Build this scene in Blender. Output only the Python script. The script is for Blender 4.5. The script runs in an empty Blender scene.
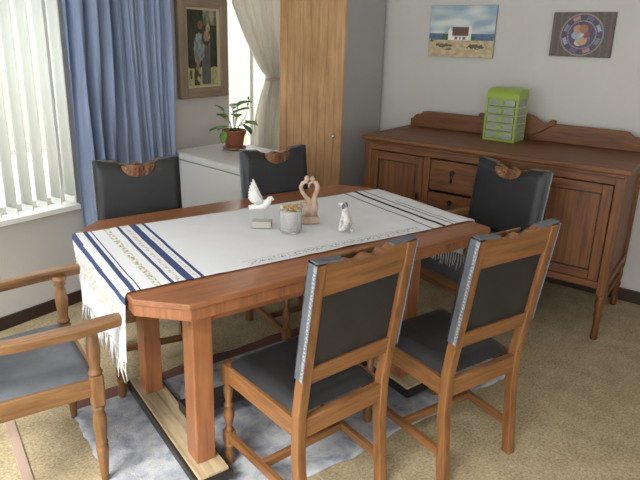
import bpy, bmesh, math, random
from mathutils import Vector, Matrix
R = random.Random(7)
sin, cos, pi = math.sin, math.cos, math.pi
scene = bpy.context.scene
C = scene.collection

# ------------------------------------------------------------------ camera
# world: x towards the sideboard wall, y towards the window wall, camera above (0, 0)
FPX, PITCH, ROLL, YAW, CAM_H, CY = 577.0, .2902, -.0284, .95, 1.6, 211.4
cam_d = bpy.data.cameras.new('camera')
cam_d.sensor_width = 36; cam_d.lens = FPX / 640 * 36
cam_d.shift_y = -(240 - CY) / 640
cam_d.clip_start = .02
cam = bpy.data.objects.new('camera', cam_d); C.objects.link(cam)
def lvl(x, y, z):
    return Vector((x*cos(YAW)+y*sin(YAW), -x*sin(YAW)+y*cos(YAW), z))
c_, s_ = cos(ROLL), sin(ROLL)
rt = lvl(c_, -s_*sin(PITCH), -s_*cos(PITCH)); up = lvl(s_, c_*sin(PITCH), c_*cos(PITCH)); fw = lvl(0, cos(PITCH), -sin(PITCH))
m = Matrix((rt, up, -fw)).transposed().to_4x4(); m.translation = (0, 0, CAM_H)
cam.matrix_world = m
scene.camera = cam

# ------------------------------------------------------------------ world, exposure
scene.view_settings.view_transform = 'Standard'
scene.view_settings.look = 'None'
scene.view_settings.gamma = 1
scene.view_settings.use_curve_mapping = False
scene.view_settings.exposure = 0.0
scene.cycles.use_denoising = True
scene.cycles.max_bounces = 10
scene.cycles.diffuse_bounces = 5
scene.cycles.sample_clamp_indirect = 6
w = bpy.data.worlds.new('world'); scene.world = w; w.use_nodes = True
nt = w.node_tree; bg = nt.nodes['Background']
bg.inputs[0].default_value = (.985, .985, .985, 1); bg.inputs[1].default_value = 3.9
sun_d = bpy.data.lights.new('sun', 'SUN'); sun_d.energy = 9.0; sun_d.angle = math.radians(28); sun_d.color = (1, .97, .91)
sun = bpy.data.objects.new('sun', sun_d); C.objects.link(sun)      # hazy sun, coming in by the added glass door
sun.rotation_euler = Vector((.80, .06, -.92)).to_track_quat('-Z', 'Y').to_euler()
def portal(name, loc, rot, sx, sy):
    l = bpy.data.lights.new(name, 'AREA'); l.shape = 'RECTANGLE'; l.size = sx; l.size_y = sy
    l.cycles.is_portal = True
    o = bpy.data.objects.new(name, l); C.objects.link(o); o.location = loc; o.rotation_euler = rot
# daylight enters by the two windows and by a glass door and a small window, both added out of view
portal('portal_window', (.85, 3.16, 1.38), (-pi/2, 0, 0), 2.0, 1.5)
portal('portal_small_window', (3.55, 3.16, 1.38), (-pi/2, 0, 0), .84, 1.5)
portal('portal_added_window', (1.9, -2.66, 1.5), (pi/2, 0, 0), 1.4, 1.2)
portal('portal_glass_door', (-.53, .65, 1.22), (0, -pi/2, 0), 2.4, 4.5)

# ------------------------------------------------------------------ materials
def mat(name, col=(.5, .5, .5), rough=.6, metal=0, spec=.5):
    mt = bpy.data.materials.new(name); mt.use_nodes = True
    b = mt.node_tree.nodes['Principled BSDF']
    b.inputs['Base Color'].default_value = (*col, 1); b.inputs['Roughness'].default_value = rough
    b.inputs['Metallic'].default_value = metal; b.inputs['Specular IOR Level'].default_value = spec
    return mt
def N(mt, t, **kw):
    n = mt.node_tree.nodes.new(t)
    for k, v in kw.items(): setattr(n, k, v)
    return n
def lk(mt, a, b): mt.node_tree.links.new(a, b)
def bsdf(mt): return mt.node_tree.nodes['Principled BSDF']
def ramp(mt, fac, stops):
    r = N(mt, 'ShaderNodeValToRGB'); e = r.color_ramp.elements
    e[0].position, e[0].color = stops[0][0], (*stops[0][1], 1); e[1].position, e[1].color = stops[-1][0], (*stops[-1][1], 1)
    for p, c in stops[1:-1]:
        x = e.new(p); x.color = (*c, 1)
    lk(mt, fac, r.inputs[0]); return r
def coords(mt, scale=(1, 1, 1), kind='Object'):
    tc = N(mt, 'ShaderNodeTexCoord'); mp = N(mt, 'ShaderNodeMapping'); mp.inputs['Scale'].default_value = scale
    lk(mt, tc.outputs[kind], mp.inputs[0]); return mp.outputs[0]
def noise(mt, vec, scale, detail=4, rough=.55, dist=0):
    n = N(mt, 'ShaderNodeTexNoise'); n.inputs['Scale'].default_value = scale; n.inputs['Detail'].default_value = detail
    n.inputs['Roughness'].default_value = rough; n.inputs['Distortion'].default_value = dist
    lk(mt, vec, n.inputs[0]); return n
def bump(mt, h, strength=.2, dist=.002):
    b = N(mt, 'ShaderNodeBump'); b.inputs['Strength'].default_value = strength; b.inputs['Distance'].default_value = dist
    lk(mt, h, b.inputs['Height']); lk(mt, b.outputs[0], bsdf(mt).inputs['Normal'])
def wood(name, dark, mid, light, axis='x', rough=.42, fine=1.0):
    mt = mat(name, mid, rough); sc = {'x': (3, 42, 42), 'y': (42, 3, 42), 'z': (42, 42, 3)}[axis]
    v = coords(mt, sc); n = noise(mt, v, fine, 6, .62, .6)
    r = ramp(mt, n.outputs['Fac'], [(.28, dark), (.5, mid), (.74, light)])
    v2 = coords(mt, (1, 1, 1)); n2 = noise(mt, v2, 5, 3)
    mx = N(mt, 'ShaderNodeMixRGB', blend_type='MULTIPLY'); mx.inputs[0].default_value = .45
    r2 = ramp(mt, n2.outputs['Fac'], [(.3, (.62, .58, .55)), (.65, (1, 1, 1))])
    lk(mt, r.outputs[0], mx.inputs[1]); lk(mt, r2.outputs[0], mx.inputs[2])
    lk(mt, mx.outputs[0], bsdf(mt).inputs['Base Color']); bump(mt, n.outputs['Fac'], .12, .001)
    return mt
def wood3(name, *a, **k): return {x: wood(name+'_'+x, *a, axis=x, **k) for x in 'xyz'}
OAK = wood3('oak', (.10, .04, .013), (.21, .09, .03), (.32, .15, .056), rough=.42)
OLD = wood3('old_oak', (.06, .028, .014), (.13, .062, .03), (.2, .1, .048), rough=.45)
ARM = wood3('arm_oak', (.10, .044, .016), (.20, .095, .036), (.30, .16, .072), rough=.4)
TABLE = wood3('table_wood', (.19, .07, .03), (.29, .112, .048), (.37, .155, .07), rough=.3)
SIDE = wood3('sideboard_oak', (.07, .023, .006), (.16, .057, .015), (.24, .096, .028), rough=.5)
PINE = wood3('pine', (.42, .225, .105), (.56, .33, .165), (.66, .43, .235), rough=.4)
BASEW = wood3('worn_base', (.2, .13, .07), (.42, .32, .2), (.55, .45, .3), rough=.6)
DARK = mat('ebonised_wood', (.018, .014, .012), .4)
def leather(name, col, rough=.38):
    mt = mat(name, col, rough, spec=.5); v = coords(mt); n = noise(mt, v, 160, 3)
    n2 = noise(mt, v, 9, 3); r = ramp(mt, n2.outputs['Fac'], [(.3, tuple(c*.75 for c in col)), (.7, tuple(c*1.25 for c in col))])
    lk(mt, r.outputs[0], bsdf(mt).inputs['Base Color']); bump(mt, n.outputs['Fac'], .25, .001); return mt
LEATHER = leather('charcoal_leather', (.016, .0165, .019), .42); LEATHER_G = leather('grey_leather', (.085, .094, .11), .45)
TRIM = mat('grey_braid', (.33, .35, .39), .6)
v = coords(TRIM); n = noise(TRIM, v, 220, 2)
lk(TRIM, ramp(TRIM, n.outputs['Fac'], [(.4, (.12, .13, .155)), (.6, (.28, .30, .34))]).outputs[0], bsdf(TRIM).inputs['Base Color'])
NAIL = mat('nail_head', (.45, .46, .48), .35, .8)
CARVE = wood('carved_wood', (.06, .02, .01), (.2, .085, .03), (.42, .22, .1), 'z', .45, .6)
def plaster(name, col):
    mt = mat(name, col, .85, spec=.25); v = coords(mt); n = noise(mt, v, 3, 5)
    lk(mt, ramp(mt, n.outputs['Fac'], [(.3, tuple(c*.95 for c in col)), (.7, col)]).outputs[0], bsdf(mt).inputs['Base Color'])
    n2 = noise(mt, v, 120, 3); bump(mt, n2.outputs['Fac'], .1, .002); return mt
WALL = plaster('wall_paint', (.56, .545, .53)); WALLG = plaster('grey_paint', (.40, .385, .38)); CEIL = plaster('ceiling_paint', (.75, .74, .72))
CARPET = mat('carpet', (.3, .22, .11), .95, spec=.1)
v = coords(CARPET); n1 = noise(CARPET, v, 90, 5, .7); n2 = noise(CARPET, v, 9, 4)
mx = N(CARPET, 'ShaderNodeMixRGB', blend_type='MULTIPLY'); mx.inputs[0].default_value = 1
lk(CARPET, ramp(CARPET, n1.outputs['Fac'], [(.28, (.21, .16, .095)), (.5, (.38, .31, .205)), (.72, (.54, .46, .325))]).outputs[0], mx.inputs[1])
lk(CARPET, ramp(CARPET, n2.outputs['Fac'], [(.3, (.78, .76, .72)), (.7, (1.05, 1.05, 1.0))]).outputs[0], mx.inputs[2])
lk(CARPET, mx.outputs[0], bsdf(CARPET).inputs['Base Color']); bump(CARPET, n1.outputs['Fac'], .6, .004)
SKIRT = mat('dark_skirting', (.035, .018, .012), .45)
WHITE = mat('white_enamel', (.72, .72, .72), .35); WHITE2 = mat('white_gloss_paint', (.8, .8, .78), .4)
SEAL = mat('grey_seal', (.3, .3, .3), .7)
def cloth_mat(name, col, trans, rough=.9, vary=.12):
    mt = mat(name, col, rough, spec=.1); t = mt.node_tree
    tr = N(mt, 'ShaderNodeBsdfTranslucent'); mxs = N(mt, 'ShaderNodeMixShader'); mxs.inputs[0].default_value = trans
    v = coords(mt, (60, 60, 4)); nn = noise(mt, v, 1, 4)
    rr = ramp(mt, nn.outputs['Fac'], [(.3, tuple(c*(1-vary) for c in col)), (.7, tuple(min(1, c*(1+vary)) for c in col))])
    lk(mt, rr.outputs[0], bsdf(mt).inputs['Base Color']); lk(mt, rr.outputs[0], tr.inputs[0])
    lk(mt, bsdf(mt).outputs[0], mxs.inputs[1]); lk(mt, tr.outputs[0], mxs.inputs[2])
    lk(mt, mxs.outputs[0], t.nodes['Material Output'].inputs[0]); return mt
BLUE = cloth_mat('blue_curtain_cloth', (.42, .50, .68), .45); CREAM = cloth_mat('cream_curtain_cloth', (.80, .77, .71), .6, vary=.06)
BLIND = cloth_mat('blind_fabric', (.72, .74, .71), .15, vary=.03)
GLASS = mat('window_glass', (1, 1, 1), .02)
def glassy(mt, tint=(1, 1, 1), gl=.12):
    t = mt.node_tree; tp = N(mt, 'ShaderNodeBsdfTransparent'); tp.inputs[0].default_value = (*tint, 1)
    g = N(mt, 'ShaderNodeBsdfGlossy'); g.inputs['Roughness'].default_value = .03
    ms = N(mt, 'ShaderNodeMixShader'); ms.inputs[0].default_value = gl
    lk(mt, tp.outputs[0], ms.inputs[1]); lk(mt, g.outputs[0], ms.inputs[2])
    lk(mt, ms.outputs[0], t.nodes['Material Output'].inputs[0])
glassy(GLASS, (.97, .985, .98), .05)
IRON = mat('dark_iron', (.03, .027, .025), .4, .7); STEEL = mat('steel', (.6, .6, .58), .3, 1)
BRASS = mat('knob_chrome', (.7, .66, .58), .25, .9)
LIME = mat('lime_plastic', (.36, .50, .07), .35)
bsdf(LIME).inputs['Transmission Weight'].default_value = .25
CLEAR = mat('clear_drawer_plastic', (.58, .62, .52), .25)
bsdf(CLEAR).inputs['Transmission Weight'].default_value = .55; bsdf(CLEAR).inputs['IOR'].default_value = 1.15
TERRA = mat('terracotta_plastic', (.22, .062, .03), .45); SOIL = mat('soil', (.03, .02, .013), .95)
LEAF = mat('leaf', (.10, .24, .04), .4); v = coords(LEAF); n = noise(LEAF, v, 14, 2)
lk(LEAF, ramp(LEAF, n.outputs['Fac'], [(.3, (.05, .15, .025)), (.7, (.2, .36, .07))]).outputs[0], bsdf(LEAF).inputs['Base Color'])
STEM = mat('stem', (.16, .22, .06), .5)
GREY = mat('saucer_grey', (.2, .12, .09), .5)

# ------------------------------------------------------------------ mesh helpers
class MB:
    def __init__(s): s.v = []; s.f = []; s.uv = None
    def add(s, vs, fs):
        o = len(s.v); s.v += [tuple(p) for p in vs]; s.f += [tuple(i+o for i in f) for f in fs]; return s
    def box(s, x0, x1, y0, y1, z0, z1, M=None):
        p = [Vector((x, y, z)) for z in (z0, z1) for x, y in ((x0, y0), (x1, y0), (x1, y1), (x0, y1))]
        if M: p = [M @ q for q in p]
        return s.add(p, [(3, 2, 1, 0), (4, 5, 6, 7), (0, 1, 5, 4), (1, 2, 6, 5), (2, 3, 7, 6), (3, 0, 4, 7)])
    def loft(s, rings, cap=True):
        n = len(rings[0]); o = len(s.v)
        for r in rings: s.v += [tuple(p) for p in r]
        for i in range(len(rings)-1):
            for j in range(n):
                a = o+i*n+j; b = o+i*n+(j+1) % n; s.f.append((a, b, b+n, a+n))
        if cap: s.f.append(tuple(o+n-1-j for j in range(n))); s.f.append(tuple(o+(len(rings)-1)*n+j for j in range(n)))
        return s
    def lathe(s, prof, cx=0, cy=0, seg=14, M=None):
        rings = []
        for r, z in prof:
            ring = [Vector((cx+r*cos(2*pi*k/seg), cy+r*sin(2*pi*k/seg), z)) for k in range(seg)]
            rings.append([M @ p for p in ring] if M else ring)
        return s.loft(rings)
    def sweep(s, pts, w, d):                    # square section (w along x, d along y) through points
        return s.loft([[Vector((p[0]+a*w/2, p[1]+b*d/2, p[2])) for a, b in ((-1, -1), (1, -1), (1, 1), (-1, 1))] for p in pts])
    def bar(s, a, b, w, h):                     # horizontal-ish bar from a to b
        a, b = Vector(a), Vector(b); d = (b-a).normalized(); sd = d.cross(Vector((0, 0, 1)))
        if sd.length < 1e-4: sd = Vector((1, 0, 0))
        sd.normalize(); u = sd.cross(d)
        return s.loft([[p+sd*i*w/2+u*j*h/2 for i, j in ((-1, -1), (1, -1), (1, 1), (-1, 1))] for p in (a, b)])
    def tube(s, pts, rad, seg=8):
        pts = [Vector(p) for p in pts]; rings = []
        rr = rad if isinstance(rad, (list, tuple)) else [rad]*len(pts)
        ref = None
        for i, p in enumerate(pts):
            d = (pts[min(i+1, len(pts)-1)]-pts[max(i-1, 0)]).normalized()
            if ref is None: ref = d.orthogonal().normalized()
            ref = (ref-d*ref.dot(d)).normalized(); b = d.cross(ref)
            rings.append([p+ref*rr[i]*cos(2*pi*k/seg)+b*rr[i]*sin(2*pi*k/seg) for k in range(seg)])
        return s.loft(rings)
    def prism(s, poly, t0, t1, fn):             # outline poly (a, b) extruded from t0 to t1; fn(a, b, t) -> point
        n = len(poly); o = len(s.v)
        s.v += [tuple(fn(a, b, t0)) for a, b in poly]+[tuple(fn(a, b, t1)) for a, b in poly]
        s.f += [(o+j, o+(j+1) % n, o+n+(j+1) % n, o+n+j) for j in range(n)]
        s.f += [tuple(o+n-1-j for j in range(n)), tuple(o+n+j for j in range(n))]
        return s
    def grid(s, nu, nv, fn, closed=False):
        o = len(s.v)
        s.v += [tuple(fn(i/nu, j/nv)) for j in range(nv+1) for i in range(nu+1)]
        s.f += [(o+j*(nu+1)+i, o+j*(nu+1)+i+1, o+(j+1)*(nu+1)+i+1, o+(j+1)*(nu+1)+i) for j in range(nv) for i in range(nu)]
        return s
    def ball(s, c, r, seg=10, rings=7, M=None):
        c = Vector(c); r = Vector(r) if not isinstance(r, (int, float)) else Vector((r, r, r))
        rg = []
        for i in range(rings+1):
            a = -pi/2+pi*max(.02, min(.98, i/rings))
            ring = [Vector((r.x*cos(a)*cos(2*pi*k/seg), r.y*cos(a)*sin(2*pi*k/seg), r.z*sin(a))) for k in range(seg)]
            rg.append([c+(M @ p if M else p) for p in ring])
        return s.loft(rg)
    def build(s, name, mt, parent=None, bevel=0, smooth=False, seg=2, recalc=True):
        me = bpy.data.meshes.new(name); me.from_pydata(s.v, [], s.f)
        if recalc:
            bm = bmesh.new(); bm.from_mesh(me); bmesh.ops.recalc_face_normals(bm, faces=bm.faces); bm.to_mesh(me); bm.free()
        for a in (mt if isinstance(mt, (list, tuple)) else [mt]): me.materials.append(a)
        o = bpy.data.objects.new(name, me); C.objects.link(o)
        if smooth:
            for p in me.polygons: p.use_smooth = True
        if bevel:
            b = o.modifiers.new('bevel', 'BEVEL'); b.width = bevel; b.segments = seg; b.limit_method = 'ANGLE'
        if parent: o.parent = parent
        return o
def tag(o, label=None, cat=None, group=None, kind=None):
    for k, val in (('label', label), ('category', cat), ('group', group), ('kind', kind)):
        if val: o[k] = val
    return o
def empty(name, loc, rz=0, label=None, cat=None, group=None):
    o = bpy.data.objects.new(name, None); C.objects.link(o); o.empty_display_size = .1
    o.location = loc; o.rotation_euler = (0, 0, rz); return tag(o, label, cat, group)
def copy_tree(o, parent=None):
    c = o.copy(); C.objects.link(c); c.parent = parent
    for ch in list(o.children): copy_tree(ch, c)
    return c
def struct(o): o['kind'] = 'structure'; return o
def box(name, mt, x0, x1, y0, y1, z0, z1, parent=None, bevel=0): return MB().box(x0, x1, y0, y1, z0, z1).build(name, mt, parent, bevel)

TA = .633-.95                                   # the table stands turned against the room
def TF(x, y, z=0): return (x*cos(TA)-y*sin(TA), x*sin(TA)+y*cos(TA), z)

# ------------------------------------------------------------------ the room
XS, YW, XL, YB, HC = 4.03, 3.10, -.45, -2.6, 2.6
struct(box('floor', CARPET, XL-.12, XS+.12, YB-.12, YW+.14, -.1, 0))
struct(box('ceiling', CEIL, XL-.12, XS+.12, YB-.12, YW+.14, HC, HC+.1))
struct(box('wall_right', WALL, XS, XS+.12, YB-.12, YW+.14, 0, HC))
b = MB(); b.box(XL-.12, XL, YB-.12, -1.6, 0, HC).box(XL-.12, XL, 2.9, YW+.14, 0, HC).box(XL-.12, XL, -1.6, 2.9, 2.45, HC); struct(b.build('wall_left', WALL))
def wall_with_holes(name, x0, x1, y0, y1, holes):
    b = MB(); x = x0
    for (a, c, z0, z1) in holes:
        b.box(x, a, y0, y1, 0, HC); b.box(a, c, y0, y1, 0, z0) if z0 > 0 else None; b.box(a, c, y0, y1, z1, HC); x = c
    b.box(x, x1, y0, y1, 0, HC)
    return struct(b.build(name, WALL))
wall_with_holes('wall_window', XL, XS, YW, YW+.14, [(-.15, 1.84, .62, 2.12), (3.13, 3.97, .62, 2.12)])
wall_with_holes('wall_back', XL, XS, YB-.12, YB, [(1.2, 2.6, .9, 2.12)])
struct(box('baseboard_window', SKIRT, XL, 3.4, YW-.016, YW, 0, .075, bevel=.004))
struct(box('baseboard_right', SKIRT, XS-.016, XS, YB, 2.28, 0, .085, bevel=.004))
def window(name, x0, x1, z0, z1, y, mull):
    f = MB(); t = .05
    f.box(x0, x1, y, y+.05, z0, z0+t); f.box(x0, x1, y, y+.05, z1-t, z1); f.box(x0, x0+t, y, y+.05, z0+t, z1-t); f.box(x1-t, x1, y, y+.05, z0+t, z1-t)
    o = struct(f.build(name, WHITE2))
    for mx_ in mull: box('mullion', WHITE2, mx_-.02, mx_+.02, y+.005, y+.045, z0+t, z1-t, o)
    ed = [x0+t]+list(mull)+[x1-t]
    for a, b in zip(ed[:-1], ed[1:]): box('pane', GLASS, a+.02, b-.02, y+.02, y+.026, z0+t, z1-t, o)
    return o
w1 = window('window_1', -.15, 1.84, .62, 2.12, YW+.07, [.5, 1.15])
box('window_sill', WHITE2, -.2, 1.835, YW-.05, YW+.07, .60, .63, w1, .004)
w2 = window('window_2', 3.13, 3.97, .62, 2.12, YW+.07, [3.46])
window('window_3', 1.2, 2.6, .9, 2.12, YB-.09, [1.9])  # unseen window behind the camera, added for soft fill light
gd = struct(box('door_1', WHITE2, XL-.08, XL-.04, -1.6, 2.9, 2.39, 2.45))  # unseen wide glass door, added to bring daylight in from the left
for y_ in (-1.6, -.12, 1.36, 2.84): box('stile', WHITE2, XL-.08, XL-.04, y_, y_+.06, 0, 2.39, gd)
for y_ in (-1.54, -.06, 1.42): box('pane', GLASS, XL-.063, XL-.057, y_, y_+1.42, .02, 2.39, gd)
# outside, seen in slivers through the blinds
struct(box('outdoor_paving', plaster('paving', (.5, .47, .42)), -6, 12, YW+.3, 9, -.35, -.25))
LAWN = mat('lawn', (.15, .24, .07), .9)
struct(box('outdoor_lawn', LAWN, 5.6, 9, 5.0, 8, -.25, -.2))
struct(box('outdoor_wall', plaster('garden_wall', (.36, .36, .34)), -5, 14, 9, 9.2, -.3, 2.3))
struct(box('trim_1', mat('pinkish_strip', (.36, .25, .2), .6), 0, .035, 0, .75, 0, .006)).matrix_world = Matrix.Translation(TF(.172, 1.7, 0)) @ Matrix.Rotation(TA, 4, 'Z')

# ------------------------------------------------------------------ vertical blinds
blind = empty('vertical_blind', (0, 0, 0), 0, 'white vertical fabric blind slats hanging across the left window', 'blind')
box('headrail', WHITE2, -.1, 1.83, YW-.055, YW-.005, 2.13, 2.17, blind)
sl = MB().grid(6, 1, lambda u, v: (.045*(2*u-1), .008*(1-(2*u-1)**2), .66+v*1.47))
s0 = None
for k in range(22):
    x = 1.785-k*.0845
    o = sl.build('slat', BLIND, blind, smooth=True) if s0 is None else s0.copy()
    if s0 is None:
        s0 = o; sm = o.modifiers.new('thick', 'SOLIDIFY'); sm.thickness = .0012
    else: C.objects.link(o); o.parent = blind
    o.location = (x, YW-.03, R.uniform(-.004, .004)); o.rotation_euler = (0, 0, math.radians(-77+R.uniform(-6, 6)))
    wt = o.location
    wgt = box('weight', WHITE2, -.042, .042, -.003, .003, .655, .69, o); 

# ------------------------------------------------------------------ curtains
def curtain(name, mt, fn, nu, nv, parent=None):
    o = MB().grid(nu, nv, fn).build(name, mt, parent, smooth=True, recalc=False)
    sd = o.modifiers.new('thick', 'SOLIDIFY'); sd.thickness = .002
    return o
def bluef(u, v):
    z = .04+v*2.26; s = u
    amp = .028+.018*sin(5*s+1)
    x = 1.835+.70*s+.012*sin(9*s+3*z)*(.4+.6*(1-v))
    y = YW-.095+amp*sin(2*pi*8.2*s+.35*sin(3*z)+1.2*sin(4*s))+.012*sin(2*pi*19*s+2*z)
    if s < .07: y += .02*(.07-s)/.07
    dark = math.exp(-((s-.40)/.05)**2)
    y += .05*dark
    return (x, y, z)
bc = empty('blue_curtain', (0, 0, 0), 0, 'long blue curtain hanging in folds beside the left window', 'curtain')
curtain('drape', BLUE, bluef, 170, 14, bc)
MB().tube([(1.75, YW-.09, 2.32), (2.62, YW-.09, 2.32)], .012).build('rod', STEEL, bc, smooth=True)
def creamf(u, v):
    z = .05+v*2.2; tie = 1.30
    if z > tie:
        k = min(1, (z-tie)/.75); k = k**.75
        xl = 3.475*(1-k)+3.0*k; xr = 3.60*(1-k)+3.70*k
    else:
        k = min(1, (tie-z)/.35); k = k**.6
        xl = 3.475*(1-k)+3.345*k; xr = 3.60*(1-k)+3.685*k
    wd = (xr-xl)
    x = xl+wd*u+.01*sin(7*u)*k
    y = YW-.075+(.010+.028*min(1, wd/.4))*sin(2*pi*7.3*u+.5*sin(3*z))-.02*(1-k)+.008*sin(2*pi*16*u+z)
    return (x, y, z)
cc = empty('cream_curtain', (0, 0, 0), 0, 'cream curtain gathered by a tieback at the small window', 'curtain')
curtain('drape', CREAM, creamf, 120, 40, cc)
pts = [(3.54+.085*cos(a), YW-.095+.06*sin(a), 1.30+.012*cos(a)) for a in [2*pi*k/24 for k in range(25)]]
MB().tube(pts, .008, 6).build('tieback', mat('tie_cord', (.45, .3, .24), .8), cc, smooth=True)
MB().tube([(3.05, YW-.08, 2.27), (3.8, YW-.08, 2.27)], .01).build('rod', STEEL, cc, smooth=True)

# ------------------------------------------------------------------ wardrobe in the corner
wd = empty('wardrobe', (0, 0, 0), 0, 'tall pine-fronted wardrobe with grey side in the room corner', 'wardrobe')
wx, wy0, wy1, wz = 3.457, 2.305, 2.885, 2.2
box('carcass', WALLG, wx+.02, XS-.036, wy0, wy1, 0, wz, wd, .002)
door = box('door', PINE['z'], wx+.008, wx+.02, wy0, wy1, .06, wz-.01, wd)
nb = 8; bw = (wy1-wy0)/nb
for k in range(nb):
    pl = MB().box(wx, wx+.012, wy0+k*bw+.0012, wy0+(k+1)*bw-.0012, .06, wz-.01).build('plank', PINE['z'], door, .001)
    pl.location = (R.uniform(-.0008, .0008), 0, 0)
MB().lathe([(.006, 0), (.006, .014), (.014, .02), (.016, .028), (.01, .034), (.001, .035)], seg=12, M=Matrix.Translation((wx, wy0+.055, .925)) @ Matrix.Rotation(-pi/2, 4, 'Y')).build('knob', BRASS, door, smooth=True)
box('plinth', PINE['y'], wx+.03, wx+.05, wy0, wy1, 0, .06, wd)

# ------------------------------------------------------------------ chest freezer and plant
fz = empty('chest_freezer', (2.458, 2.354, 0), math.radians(-7), 'white chest freezer standing under the framed picture', 'freezer')
box('body', WHITE, 0.006, .545, .006, .735, .02, .795, fz, .008)
box('seal', SEAL, .012, .54, .012, .728, .795, .803, fz)
box('lid', WHITE, 0, .555, 0, .742, .803, .85, fz, .01)
box('hinge', WHITE2, .12, .2, .742, .75, .74, .83, fz); box('hinge', WHITE2, .38, .46, .742, .75, .74, .83, fz)
for fx_, fy_ in ((.06, .06), (.49, .06), (.06, .68), (.49, .68)): MB().lathe([(.02, 0), (.025, .02)], fx_, fy_).build('foot', IRON, fz)

pp = empty('potted_plant', (2.872, 2.80, .85), .3, 'potted leafy green plant in terracotta pot on the freezer', 'plant')
MB().lathe([(.05, 0), (.066, .004), (.072, .018), (.066, .018), (.06, .008), (.001, .008)], seg=24).build('saucer', GREY, pp, smooth=True)
MB().lathe([(.001, .01), (.048, .01), (.063, .098), (.069, .098), (.071, .122), (.064, .122), (.06, .106), (.001, .106)], seg=28).build('pot', TERRA, pp)
MB().lathe([(.06, .104), (.04, .112), (.001, .114)], seg=16).build('soil', SOIL, pp)
def leaf(tip_dir, base, L, W, tilt):
    d = Vector(tip_dir).normalized(); sd = d.cross(Vector((0, 0, 1))).normalized(); u = sd.cross(d)
    def fn(a, b):
        s = a; wdt = W*(sin(pi*min(1, s**.8))**.8)*(1 if s < .98 else 0)
        t = 2*b-1
        return Vector(base)+d*L*s+sd*t*wdt*.5+u*(.18*W*t*t)+Vector((0, 0, -tilt*L*s*s))
    return fn
lv = [(-.075, .0, .15, -1, .1, .1, .07), (-.03, -.03, .2, -.8, -.3, .5, .085), (.0, .0, .22, .1, -.8, .5, .095), (.03, .02, .24, .9, .1, .35, .095), (.05, -.03, .16, 1, -.5, .1, .07),
      (-.05, .03, .14, -.7, .6, .0, .065), (.01, -.05, .16, -.1, -1, .2, .07), (-.02, .04, .23, -.5, .3, .6, .07), (.09, .0, .13, .9, -.2, -.6, .075), (-.11, -.01, .13, -.9, -.3, -.9, .06), (.02, .05, .18, .4, .9, .4, .08), (.0, -.02, .27, .6, -.4, .3, .085)]
for (x, y, z, dx, dy, dz, L) in lv:
    x, y, L = x*1.35, y*1.35, L*1.2
    MB().tube([(x*.15, y*.15, .105), (x*.5, y*.5, (z+.105)/2+.02), (x, y, z)], .0025, 6).build('stem', STEM, pp, smooth=True)
    MB().grid(7, 4, leaf((dx, dy, dz), (x, y, z), L, L*.62, .25)).build('leaf', LEAF, pp, smooth=True, recalc=False)
MB().tube([(.02, 0, .11), (.1, -.03, .2), (.12, -.04, .31)], .002, 5).build('stem', STEM, pp, smooth=True)
for i in range(4): MB().grid(4, 2, leaf((.3*(-1)**i, -.3, .8), (.108+.003*i, -.034, .235+.02*i), .03, .014, .1)).build('leaf', LEAF, pp, smooth=True, recalc=False)

pp.scale = (1.18, 1.18, 1.12)
# ------------------------------------------------------------------ sideboard
sb = empty('sideboard', (3.30, 1.21, 0), 0, 'long dark oak sideboard with panelled doors and scrolled backboard', 'sideboard')
HB, D = .80, .64                                  # half length, depth: local x from front (0) to wall, y along wall
S = SIDE
top = MB().prism([(-.012, -HB-.02), (D+.02, -HB-.02), (D+.02, HB+.02), (-.012, HB+.02)], .965, .995, lambda a, b, t: (a, b, t)).build('top', S['y'], sb, .008)
MB().box(.004, D, -HB, HB, .945, .965).build('cornice', S['y'], sb, .004)
MB().box(.02, D, -HB+.03, HB-.03, .31, .33).build('bottom_board', S['y'], sb)
box('back_panel', S['z'], D-.015, D, -HB+.03, HB-.03, .31, .945, sb)
for s in (-1, 1):
    sp = box('side_panel', S['z'], .05, D-.04, s*(HB-.028)-.008, s*(HB-.028)+.008, .34, .945, sb)
    for za, zb in ((.31, .36), (.89, .945)): box('side_rail', S['x'], .045, D-.04, s*(HB-.02)-.014, s*(HB-.02)+.014, za, zb, sb, .003)
    for x0 in (.01, D-.055):
        po = box('corner_post', S['z'], x0, x0+.05, s*(HB-.028)-.026, s*(HB-.028)+.026, .27, .945, sb, .004)
        MB().lathe([(.014, 0), (.019, .006), (.02, .03), (.016, .09), (.02, .14), (.025, .155), (.018, .17), (.024, .195), (.027, .23), (.02, .25), (.025, .27)], x0+.025, s*(HB-.028), 14).build('leg', S['z'], sb, smooth=True)
    box('low_stretcher', S['x'], .05, D-.05, s*(HB-.028)-.01, s*(HB-.028)+.01, .2, .23, sb, .003)
box('front_rail', S['y'], .012, .04, -HB+.05, HB-.05, .905, .945, sb, .003)
box('front_rail', S['y'], .012, .04, -HB+.05, HB-.05, .31, .35, sb, .003)
dv = .335                                          # half width of the drawer section
for s in (-1, 1): box('divider', S['z'], .006, .05, s*dv-.022, s*dv+.022, .35, .905, sb, .003)
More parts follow.
